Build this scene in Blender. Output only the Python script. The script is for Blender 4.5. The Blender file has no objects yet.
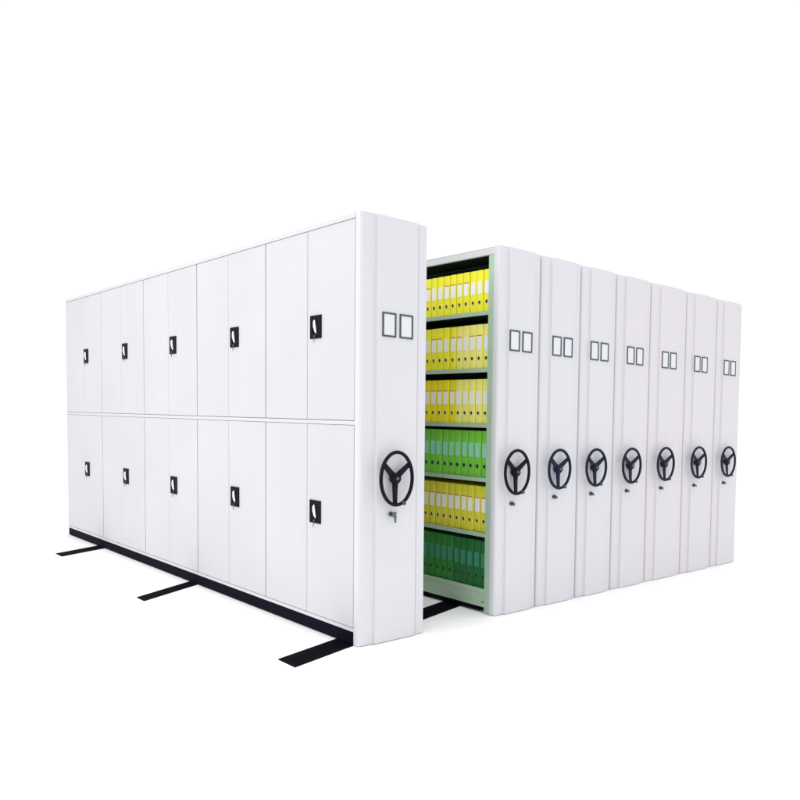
import bpy, bmesh, math, random
from mathutils import Vector, Matrix
random.seed(7)
S = bpy.context.scene
COL = S.collection

# ------------------------------------------------------------------ materials
def mat(name, col, rough=0.45, metal=0.0, spec=0.5, var=0.03, nscale=3.0, bump=0.0, bscale=400.0, coat=0.0):
    m = bpy.data.materials.new(name); m.use_nodes = True
    nt = m.node_tree; b = nt.nodes['Principled BSDF']
    b.inputs['Roughness'].default_value = rough
    b.inputs['Metallic'].default_value = metal
    b.inputs['Specular IOR Level'].default_value = spec
    b.inputs['Coat Weight'].default_value = coat
    tc = nt.nodes.new('ShaderNodeTexCoord')
    n = nt.nodes.new('ShaderNodeTexNoise'); n.inputs['Scale'].default_value = nscale
    n.inputs['Detail'].default_value = 5
    nt.links.new(tc.outputs['Object'], n.inputs['Vector'])
    r = nt.nodes.new('ShaderNodeValToRGB')
    e = r.color_ramp.elements
    e[0].position = 0.3; e[1].position = 0.7
    e[0].color = [max(0, c*(1-var)) for c in col] + [1]
    e[1].color = [min(1, c*(1+var)) for c in col] + [1]
    nt.links.new(n.outputs['Fac'], r.inputs['Fac'])
    nt.links.new(r.outputs['Color'], b.inputs['Base Color'])
    # roughness breakup
    mr = nt.nodes.new('ShaderNodeMapRange')
    mr.inputs['To Min'].default_value = rough*0.88; mr.inputs['To Max'].default_value = min(1, rough*1.12)
    nt.links.new(n.outputs['Fac'], mr.inputs['Value']); nt.links.new(mr.outputs['Result'], b.inputs['Roughness'])
    if bump:
        n2 = nt.nodes.new('ShaderNodeTexNoise'); n2.inputs['Scale'].default_value = bscale
        nt.links.new(tc.outputs['Object'], n2.inputs['Vector'])
        bp = nt.nodes.new('ShaderNodeBump'); bp.inputs['Strength'].default_value = bump
        bp.inputs['Distance'].default_value = 0.001
        nt.links.new(n2.outputs['Fac'], bp.inputs['Height']); nt.links.new(bp.outputs['Normal'], b.inputs['Normal'])
    return m

M = dict(
    door   = mat('white_powder_coat', (.585,.580,.612), .5, var=.028, nscale=1.6, bump=.12, bscale=260),
    panel  = mat('white_end_panel_paint', (.645,.648,.685), .48, var=.015, nscale=1.8, bump=.10, bscale=260),
    panel2 = mat('white_end_panel_light_tint', (.655,.635,.672), .48, var=.015, nscale=1.8, bump=.10, bscale=260),  # same white, with the pinker light on the farther ends put into the colour
    trim   = mat('white_trim', (.610,.612,.638), .5, var=.01),
    frame  = mat('grey_green_frame', (.24,.29,.22), .6, var=.04),
    green  = mat('pale_green_enamel', (.40,.54,.41), .42, var=.06, nscale=4),
    inner_shade  = mat('shaded_green_interior', (.018,.050,.038), .6, var=.1, nscale=3),  # green darkened to hold the shade deep inside the shelves
    black  = mat('black_base_paint', (.0045,.0022,.010), .8, var=.2, spec=.06),
    rail   = mat('black_rail_steel', (.0025,.002,.005), .85, var=.3, spec=.05),
    wheel  = mat('black_wheel_plastic', (.005,.004,.012), .5, var=.1, spec=.14),
    wheelb = mat('navy_wheel_plastic', (.008,.012,.034), .5, var=.1, spec=.16),
    plate  = mat('black_handle_plastic', (.003,.005,.012), .6, var=.1, spec=.06),
    chrome = mat('bright_chrome', (.86,.88,.90), .22, metal=.9, var=.01),
    steel  = mat('worn_key_steel', (.13,.16,.14), .35, metal=.8, var=.1),
    lockg  = mat('dark_green_lock', (.03,.07,.05), .35, metal=.3, var=.1),
    cardf  = mat('slate_card_frame', (.045,.065,.085), .4, var=.15),
    card   = mat('card_paper', (.70,.71,.74), .6, var=.01),
    label  = mat('white_spine_paper', (.92,.91,.89), .7, var=.03, nscale=8),
    labelt = mat('teal_spine_paper', (.28,.70,.54), .7, var=.05, nscale=8),
    labeld = mat('deep_teal_spine_paper', (.04,.27,.17), .7, var=.08, nscale=8),
    red    = mat('red_print', (.55,.16,.03), .7, var=.1, nscale=30),
    hole   = mat('finger_hole_black', (.008,.012,.010), .6, var=.1),
    ringg  = mat('finger_ring_green', (.05,.22,.10), .4, metal=.2, var=.05),
    ring   = mat('finger_ring_metal', (.72,.70,.40), .5, metal=.0, var=.03),
    yellow = mat('lemon_yellow_board', (.93,.89,.02), .55, var=.05, nscale=10),
    ypale  = mat('pale_yellow_board', (.94,.91,.21), .55, var=.05, nscale=10),
    ydeep  = mat('golden_yellow_board', (.92,.81,.008), .55, var=.05, nscale=10),
    yoch   = mat('ochre_yellow_board', (.78,.73,.045), .55, var=.05, nscale=10),
    lime   = mat('lime_green_board', (.19,.62,.05), .55, var=.07, nscale=10),
    dkgr   = mat('dark_green_board', (.018,.22,.022), .55, var=.10, nscale=10),
    dkgr2  = mat('bottle_green_board', (.008,.15,.030), .55, var=.10, nscale=10),
    pages  = mat('page_edges', (.62,.60,.52), .8, var=.05, nscale=40),
    floor  = mat('white_studio_floor', (.955,.955,.955), .8, var=.003, nscale=.7),
)

# ------------------------------------------------------------------ mesh helpers
def box(bm, x0,x1,y0,y1,z0,z1, bev=0.0, mi=0):
    vs = [bm.verts.new((x,y,z)) for x in (x0,x1) for y in (y0,y1) for z in (z0,z1)]
    idx = [(0,1,3,2),(4,6,7,5),(0,4,5,1),(2,3,7,6),(0,2,6,4),(1,5,7,3)]
    fs = [bm.faces.new([vs[i] for i in f]) for f in idx]
    for f in fs: f.material_index = mi
    if bev:
        es = list({e for f in fs for e in f.edges})
        bmesh.ops.bevel(bm, geom=es, offset=bev, segments=2, affect='EDGES', profile=.5)
def prism(bm, pts, z0, z1, mi=0):
    a = [bm.verts.new((x,y,z0)) for x,y in pts]; b = [bm.verts.new((x,y,z1)) for x,y in pts]
    n = len(pts)
    for i in range(n):
        f = bm.faces.new((a[i],a[(i+1)%n],b[(i+1)%n],b[i])); f.material_index = mi
    bm.faces.new(a[::-1]).material_index = mi; bm.faces.new(b).material_index = mi
def tube(bm, pts, rad, seg=10, closed=False, mi=0, flat=1.0):
    """sweep; rad float or list; flat squashes along world Y"""
    n = len(pts); rings = []
    for i,p in enumerate(pts):
        p = Vector(p)
        q0 = Vector(pts[(i-1)%n]) if (closed or i>0) else p
        q1 = Vector(pts[(i+1)%n]) if (closed or i<n-1) else p
        t = (q1-q0).normalized()
        u = Vector((0,1,0)); 
        if abs(t.dot(u))>.95: u = Vector((1,0,0))
        s = t.cross(u).normalized(); u = s.cross(t).normalized()
        r = rad[i] if isinstance(rad,(list,tuple)) else rad
        rings.append([bm.verts.new(p + s*r*math.cos(a) + u*r*flat*math.sin(a)) for a in [2*math.pi*k/seg for k in range(seg)]])
    m = n if closed else n-1
    for i in range(m):
        A, B = rings[i], rings[(i+1)%n]
        for k in range(seg):
            f = bm.faces.new((A[k],A[(k+1)%seg],B[(k+1)%seg],B[k])); f.material_index = mi; f.smooth = True
    if not closed:
        bm.faces.new(rings[0][::-1]).material_index = mi; bm.faces.new(rings[-1]).material_index = mi
def finish(name, bm, mats, parent=None, smooth=False):
    bmesh.ops.recalc_face_normals(bm, faces=bm.faces)
    me = bpy.data.meshes.new(name); bm.to_mesh(me); bm.free()
    for m in (mats if isinstance(mats,(list,tuple)) else [mats]): me.materials.append(m)
    if smooth:
        for p in me.polygons: p.use_smooth = True
    o = bpy.data.objects.new(name, me); COL.objects.link(o)
    if parent is not None: o.parent = parent
    return o
def boxes(name, m, parent, *bs, bev=0.0):
    bm = bmesh.new()
    for b in bs: box(bm, *b, bev=bev)
    return finish(name, bm, m, parent)
def tag(o, label=None, cat=None, group=None, kind=None):
    if label: o['label'] = label
    if cat: o['category'] = cat
    if group: o['group'] = group
    if kind: o['kind'] = kind
    return o
def thing(name, loc, label, cat, group=None):
    o = bpy.data.objects.new(name, None); COL.objects.link(o); o.location = loc
    o.empty_display_size = .2
    return tag(o, label, cat, group)

# ------------------------------------------------------------------ floor
bm = bmesh.new()
vs = [bm.verts.new(p) for p in ((-60,-60,0),(60,-60,0),(60,60,0),(-60,60,0))]; bm.faces.new(vs)
tag(finish('floor', bm, M['floor']), kind='structure')

# ------------------------------------------------------------------ dimensions
H = 2.301
E = [0.0, 0.9471, 1.3121, 1.6965, 2.0721, 2.481, 2.9542, 3.4047]
W = [0.4207, 0.3535, 0.3725, 0.364, 0.3975, 0.4615, 0.439, 0.394]
WX = [.192, .124, .139, .1215, .141, .154, .1385, .143]
RX = [.098, .100, .100, .102, .103, .104, .106, .108]
RZ = [.143, .136, .127, .126, .125, .125, .125, .125]     # handwheel centres
WZ = [.902, .907, .914, .914, .916, .917, .918, .914]
PX = [.2145, .172, .182, .172, .197, .216, .186, .183]    # card frame pair centres
B0, BW = .0186, 1.0457
LEN = B0 + 5*BW

# ------------------------------------------------------------------ end panel with its fittings
def end_panel(parent, w, i):
    pm = M['panel'] if i < 4 else M['panel2']
    l1 = w*.215; l2 = l1+.010; r1 = w*.83; r2 = r1+.012
    P = [(0,.046),(0,.020),(.0035,.009),(.011,.0025),(.022,0),(l1,0),(l1+.001,-.002),(l1+.004,-.0125),(l2-.001,-.0145),
         (r1-.003,-.0145),(r1+.001,-.0115),(r2-.008,-.002),(r2-.006,.006),(r2-.002,.006),(r2,0),(w-.014,0),(w-.005,.003),(w-.001,.010),(w,.020),(w,.046)]
    bm = bmesh.new(); prism(bm, P, .004, H)
    ep = finish('end_panel', bm, pm, parent)
    # card frames
    for k in (-1, 1):
        cx = PX[i] + .005 + k*.0535; z0 = 1.663; z1 = 1.793
        bm = bmesh.new(); hw = .0425; t = .0088
        y0, y1 = -.0192, -.0138
        box(bm, cx-hw,cx-hw+t,y0,y1,z0,z1); box(bm, cx+hw-t,cx+hw,y0,y1,z0,z1)
        box(bm, cx-hw+t,cx+hw-t,y0,y1,z0,z0+t); box(bm, cx-hw+t,cx+hw-t,y0,y1,z1-t,z1)
        fr = finish('card_frame', bm, M['cardf'], ep)
        boxes('card', M['card'], ep, (cx-hw+t+.0005,cx+hw-t-.0005,-.0168,-.0142,z0+t+.0005,z1-t-.0005))
    # handwheel
    c = Vector((WX[i], -.060, WZ[i])); rx, rz = RX[i], RZ[i]
    wm = M['wheel'] if i in (0,1) else M['wheelb']
    ew = lambda a, s=1, y=0: Vector((c.x + rx*s*math.cos(a), c.y + y, c.z + rz*s*math.sin(a)))
    bm = bmesh.new()
    tube(bm, [ew(2*math.pi*k/56) for k in range(56)], .0098, 12, closed=True)
    wh = finish('handwheel', bm, wm, parent)
    for a in (34, 146, 264):
        a = math.radians(a)
        bm = bmesh.new()
        tube(bm, [ew(a,.08,.014), ew(a,.35,.012), ew(a,.7,.006), ew(a,.98,0)], [.021,.018,.0155,.014], 10, flat=.45)
        finish('spoke', bm, wm, wh)
    bm = bmesh.new()
    hub = lambda y: Vector((c.x, c.y+y, c.z))
    tube(bm, [hub(.047),hub(.030),hub(.028),hub(.002),hub(-.004),hub(-.007)], [.016,.016,.030,.029,.025,.014], 20)
    finish('hub', bm, wm, wh)
    bm = bmesh.new()
    tube(bm, [hub(-.0065),hub(-.011),hub(-.0125)], [.0085,.0085,.004], 14)
    finish('hub_bolt', bm, M['steel'], wh)
    kp = ew(math.radians(291), 1.0)
    bm = bmesh.new()
    tube(bm, [kp+Vector((0,-.004,0)),kp+Vector((0,-.010,0)),kp+Vector((0,-.020,0)),kp+Vector((0,-.024,0))], [.006,.011,.012,.006], 14)
    finish('knob', bm, M['lockg'], wh)
    # lock under the wheel
    lx = WX[i]-.012; lz = .706 if i < 2 else .727
    lx += .004
    bm = bmesh.new()
    tube(bm, [(lx,-.013,lz),(lx,-.031,lz),(lx,-.034,lz)], [.013,.0125,.009], 16)
    lk = finish('lock', bm, M['lockg'], parent)
    bm = bmesh.new()
    box(bm, lx-.002,lx+.002,-.046,-.034,lz-.004,lz+.004)
    if i == 0:
        tube(bm, [(lx,-.052,lz+.014),(lx,-.052,lz-.014)], [.013,.013], 12, flat=.25)
        tube(bm, [(lx+.004,-.053,lz-.010),(lx+.008,-.05,lz-.045)], [.009,.006], 8, flat=.3)
    else:
        tube(bm, [(lx,-.046,lz+.006),(lx,-.046,lz-.012)], [.006,.006], 12, flat=.3)
    finish('key', bm, M['steel'], lk)
    return ep

# ------------------------------------------------------------------ cabinet one: closed doors
c1 = thing('storage_cabinet', (E[0],0,0), 'long white cabinet with closed doors and black lock handles, standing apart at left', 'cabinet', 'movable storage cabinets on rails')
w = W[0]
end_panel(c1, w, 0)
# body behind the doors (pale frame shows in the gaps)
boxes('carcass', M['frame'], c1, (.020, w-.012, .047, LEN-.006, .075, H-.034))
boxes('back_panel', M['trim'], c1, (w-.011, w-.004, .047, LEN-.006, .075, H-.034))
boxes('far_end_panel', M['door'], c1, (.0, w, LEN-.005, LEN+.02, .074, H-.004))
boxes('top_trim', M['trim'], c1, (-.004, w, .0475, LEN-.0055, H-.031, H-.004), bev=.002)
boxes('cross_rail', M['trim'], c1, (.001, .0195, .0475, LEN-.006, 1.187, 1.2085))
boxes('cross_rail', M['trim'], c1, (-.001, .0195, .0475, LEN-.006, .0755, .0945))
boxes('plinth', M['black'], c1, (.002, w-.004, .0475, LEN+.015, .006, .0715))
# doors
def make_doors(k, tier, src):
    z0, z1 = ((.0975,1.1845), (1.2115,2.2675))[tier]
    hz = (.688, 1.728)[tier]
    for half in (0, 1):      # 0 = the door nearer the end panel, it carries the handle
        mid = B0 + k*BW + BW*.508
        y0 = B0 + k*BW + (.0058 if k else .034); y1 = mid-.0022
        if half: y0 = mid+.0022; y1 = B0+(k+1)*BW-.0058
        bm = bmesh.new(); box(bm, random.uniform(-.0005,.0006), .019, y0, y1, z0, z1, bev=.0015)
        d = finish('door', bm, M['door'], c1)
        if half: continue
        hy = B0 + k*BW + .432
        if src:
            for part in src:
                o = part.copy(); COL.objects.link(o); o.parent = d; o.location = (0, hy, hz)
        else:
            bm = bmesh.new()
            for (a,b,c_,e) in ((-.060,-.030,-.0645,.0645),(.030,.060,-.0645,.0645),(-.030,.030,.040,.0645),(-.030,.030,-.0645,-.038)):
                box(bm, -.0060, -.0005, a, b, c_, e)
            box(bm, -.003, -.0006, -.0299, .0299, -.0379, .0399)
            hp = finish('handle_plate', bm, M['plate'], d)
            bm = bmesh.new()
            tube(bm, [(-.005,.009,.041),(-.007,.007,.030),(-.008,.0,.004),(-.007,-.007,-.024),(-.005,-.010,-.037)],
                 [.003,.0085,.011,.008,.003], 14, flat=1.0)
            lv = finish('lever', bm, M['chrome'], d)
            bm = bmesh.new()
            tube(bm, [(-.0065,.006,-.052),(-.009,.006,-.052)], [.006,.006], 12)
            tube(bm, [(-.010,.006,-.052),(-.010,.009,-.088)], [.0026,.0018], 8, flat=.5)
            ky = finish('key', bm, M['steel'], d)
            src = [hp, lv, ky]
            for o in src: o.location = (0, hy, hz)
    return src
src = None
for k in range(5):
    for tier in (0, 1): src = make_doors(k, tier, src)

# ------------------------------------------------------------------ cabinet two: open side with shelves
c2 = thing('storage_cabinet', (E[1],0,0), 'white cabinet with its pale green open side full of yellow and green binders', 'cabinet', 'movable storage cabinets on rails')
w = W[1]
end_panel(c2, w, 1)
SZ = [1.912, 1.555, 1.206, .863, .512, .154]       # shelf tops (binders stand on these)
BH = [.262, .279, .282, .295, .292, .300]
D = w-.016
boxes('back_panel', M['inner_shade'], c2, (D-.006, D, .047, LEN-.03, .13, H-.0135))
boxes('rear_skin', M['trim'], c2, (D+.0005, D+.008, .047, LEN-.03, .04, H-.008))
boxes('top_panel', M['trim'], c2, (.001, D, .0475, LEN-.001, H-.008, H-.0045))
boxes('ceiling_shade_sheet', M['inner_shade'], c2, (.0205, D-.0065, .094, LEN-.03, H-.0118, H-.0083))  # added dark sheet, stands in for shade under the top panel
boxes('header_shade_sheet', M['inner_shade'], c2, (.0202,.0215, .0935, LEN-.03, H-.050, H-.012))  # added dark sheet, shade painted behind the header
boxes('header', M['trim'], c2, (.001, .020, .0475, LEN-.001, H-.049, H-.0085), bev=.0015)
boxes('upright', M['green'], c2, (.0005,.022,.047,.0745,.004,H-.050), (.004,.026,.0745,.101,.004,H-.050), bev=.001)
boxes('side_sheet', M['inner_shade'], c2, (.027,D-.007,.047,.0935,.16,H-.052))
for k in range(1,6):
    y = .02+k*BW
    boxes('upright', M['green'], c2, (.001,.024,y-.026,y+.022,.004,H-.050), bev=.001)
    boxes('side_sheet', M['inner_shade'], c2, (.0245,D-.007,y-.006,y+.004,.16,H-.052))
for z in SZ:
    bm = bmesh.new()
    box(bm, .006,.020, .1015,LEN-.03, z-.026,z-.0005, mi=0)
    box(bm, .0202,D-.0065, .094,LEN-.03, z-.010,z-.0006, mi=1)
    finish('shelf', bm, [M['green'],M['inner_shade']], c2)
boxes('base_beam', M['green'], c2, (.0075,.022,.1015,LEN-.03,.038,.1275), bev=.002)
bm = bmesh.new(); tube(bm, [(.0005,.112,.072),(-.002,.112,.072)], [.006,.0045], 10)
finish('bolt', bm, M['steel'], c2)
boxes('plinth', M['black'], c2, (.012,D-.002,.16,LEN-.04,.012,.0375))

# ------------------------------------------------------------------ remaining cabinets
words = {
 2:'closed white cabinet directly right of the cabinet with open binder shelves',
 3:'closed white cabinet whose end is second to the right of the open binder shelves',
 6:'closed white cabinet second from the far right end of the row',
 7:'closed white cabinet at the far right end of the row'}
words[5] = 'closed white cabinet third from the far right end of the row'
words[4] = 'closed white cabinet in the row, three past the open shelves, fourth from far right'
for i in range(2, 8):
    c = thing('storage_cabinet', (E[i],0,0), words[i], 'cabinet', 'movable storage cabinets on rails')
    w = W[i]
    end_panel(c, w, i)
    boxes('carcass', M['door'], c, (.018, w-.020, .047, LEN, .0385, H-.006))
    boxes('plinth', M['black'], c, (.012,w-.014,.16,LEN-.04,.012,.038))

# ------------------------------------------------------------------ binders
PROTO = {}
def binder_parts(board, lab, stripe, h, wd):
    key = (board, lab, stripe, round(h,3), wd)
    if key in PROTO: return PROTO[key]
    dp = .245; hw = wd/2
    bm = bmesh.new()
    # slightly rounded spine and two boards, pages between
    P = [(dp,-hw),(.004,-hw),(.001,-hw+.002),(0,-hw+.006),(-.0012,0),(0,hw-.006),(.001,hw-.002),(.004,hw),(dp,hw),(dp,hw-.003),(.006,hw-.003),(.006,-hw+.003),(dp,-hw+.003)]
    prism(bm, P, 0, h)
    cov = finish('cover', bm, M[board])
    bm = bmesh.new(); box(bm, .0065, dp-.012, -hw+.0035, hw-.0035, .004, h-.012)
    pg = finish('pages', bm, M['pages'])
    bm = bmesh.new(); lw = hw-.0085
    z0, z1 = h*.43, h*.735
    box(bm, -.0021,-.0006,-lw,lw,z0,z1, mi=0)
    if stripe: box(bm, -.0022,-.0007,-hw+.005,hw-.005,z1+.001,z1+.006, mi=1)
    lb = finish('spine_label', bm, [M[lab], M['red']])
    bm = bmesh.new(); zc = h*.235; r = .0120
    tube(bm, [(-.0022, r*math.cos(a), zc+r*math.sin(a)) for a in [2*math.pi*q/20 for q in range(20)]], .0015, 6, closed=True)
    rg = finish('finger_ring', bm, M['ring' if board[0]=='y' else 'ringg'])
    bm = bmesh.new()
    tube(bm, [(-.0008,0,zc),(-.0026,0,zc)], [.0114,.0114], 20)
    hl = finish('finger_hole', bm, M['hole'])
    PROTO[key] = [cov,pg,lb,rg,hl]
    for o in PROTO[key]: COL.objects.unlink(o)
    return PROTO[key]
ORD = ['first','second','third','fourth','fifth','sixth','seventh','eighth','ninth','tenth','eleventh','twelfth','thirteenth','fourteenth']
ROWN = ['top shelf','second shelf down','third shelf down','fourth shelf down','fifth shelf down','bottom shelf']
CN = {'yellow':'lemon yellow','ypale':'pale yellow','ydeep':'golden yellow','yoch':'dull yellow','lime':'lime green','dkgr':'dark green','dkgr2':'bottle green'}
LN = {'label':'white','labelt':'light teal','labeld':'deep teal'}
for r in range(6):
    y = .1125
    for j in range(14):
        if r == 0: b, l, s = 'yellow','label', j in (3,4,5,6,9,10)
        elif r == 1: b, l, s = ('ypale' if j < 5 else 'yellow'),'label', j % 3 != 0
        elif r == 2: b, l, s = ('ypale' if j < 5 else 'ydeep'),'label', j > 4
        elif r == 3: b, l, s = 'lime','labelt', False
        elif r == 4: b, l, s = 'yoch','label', True
        else: b, l, s = ('dkgr2' if j < 5 else 'dkgr'),'labeld', False
        wd = .0605
        parts = binder_parts(b, l, s, BH[r], wd)
        pitch = .0685 + random.uniform(-.0012,.0012)
        yc = y + .033
        y += pitch
        t = thing('binder', (E[1]+.030+random.uniform(-.002,.003), yc, SZ[r]), 
                  '%s binder with %s label, %s on the %s' % (CN[b], LN[l], 'rightmost' if j==0 else ORD[j]+' from right', ROWN[r]),
                  'binder', 'binders filling the open green shelves')
        t.rotation_euler = (math.radians(random.uniform(-.35,.35)), 0, math.radians(random.uniform(-.5,.5)))
        for p in parts:
            o = p.copy(); COL.objects.link(o); o.parent = t
for L in PROTO.values():
    for o in L: bpy.data.objects.remove(o)

# ------------------------------------------------------------------ rails in the floor
def rail(x0, y0, ang, length, h, label):
    t = tag(bpy.data.objects.new('floor_rail', None), label, 'rail', 'black steel rails under the cabinets'); COL.objects.link(t)
    t.location = (x0, y0, 0)
    k = math.tan(math.radians(ang))
    def strip(name, a, b, lo, hi, z0, z1):      # ends cut parallel to the cabinets
        bm = bmesh.new()
        prism(bm, [(a,a*k+lo),(b,b*k+lo),(b,b*k+hi),(a,a*k+hi)], z0, z1)
        return finish(name, bm, M['rail'], t)
    strip('rail_plate', 0, length, -h, h, .0005, .0042)
    strip('rail_track', .03, length-.02, -.030, -.018, .0046, .0056)
    strip('rail_track', .03, length-.02, .018, .030, .0046, .0056)
rail(-.390, .010, 17.8, 4.0, .088, 'black floor rail nearest the front, its end lying before the handwheel of the doored cabinet')
rail(-.433, 1.918, 33, 3.8, .070, 'black floor rail sticking out midway along the doored cabinet')
rail(-.372, 4.06, 31, 1.9, .092, 'short black floor rail sticking out at the far left end of the doored cabinet')

# ------------------------------------------------------------------ light
wd = bpy.data.worlds.new('World'); S.world = wd; wd.use_nodes = True
bg = wd.node_tree.nodes['Background']
bg.inputs['Color'].default_value = (1,1,1,1); bg.inputs['Strength'].default_value = 1.11
def area(name, loc, target, size, power, col=(1,1,1)):
    L = bpy.data.lights.new(name, 'AREA'); L.shape = 'RECTANGLE'; L.size, L.size_y = size
    L.energy = power; L.color = col
    o = bpy.data.objects.new(name, L); COL.objects.link(o); o.location = loc
    o.rotation_euler = (Vector(target)-Vector(loc)).to_track_quat('-Z','Y').to_euler()
area('added_overhead_fill', (1.2,.8,9.0), (1.2,.81,0), (6,6), 330)  # added lamp, whitens the floor and thins its shadows
area('added_left_fill', (-5.0,1.5,5.2), (0,2.2,1.9), (3,4), 125)  # added lamp, brightens the doors and left-facing bevels

# ------------------------------------------------------------------ camera (shifted lens, levelled row of cabinets)
f, cx, cy, cz, yaw, pit, rol, px, py = 764.5686, -2.1851, -3.6053, 1.2348, .8505, -.0537, .0231, 600.0, 462.8021
fw = Vector((math.sin(yaw)*math.cos(pit), math.cos(yaw)*math.cos(pit), math.sin(pit)))
rt = Vector((math.cos(yaw), -math.sin(yaw), 0)); up = rt.cross(fw)
r2 = rt*math.cos(rol)+up*math.sin(rol); u2 = -rt*math.sin(rol)+up*math.cos(rol)
cd = bpy.data.cameras.new('camera'); cam = bpy.data.objects.new('camera', cd); COL.objects.link(cam)
R = Matrix((r2, u2, -fw)).transposed()
cam.matrix_world = Matrix.Translation((cx,cy,cz)) @ R.to_4x4()
cd.sensor_width = 36; cd.sensor_fit = 'HORIZONTAL'; cd.lens = f/800*36
cd.shift_x = (400-px)/800; cd.shift_y = (py-400)/800
cd.clip_start = .05; cd.clip_end = 300
S.camera = cam
S.render.resolution_x = S.render.resolution_y = 1024
S.view_settings.view_transform = 'Standard'; S.view_settings.look = 'None'
S.view_settings.exposure = 0; S.view_settings.gamma = 1
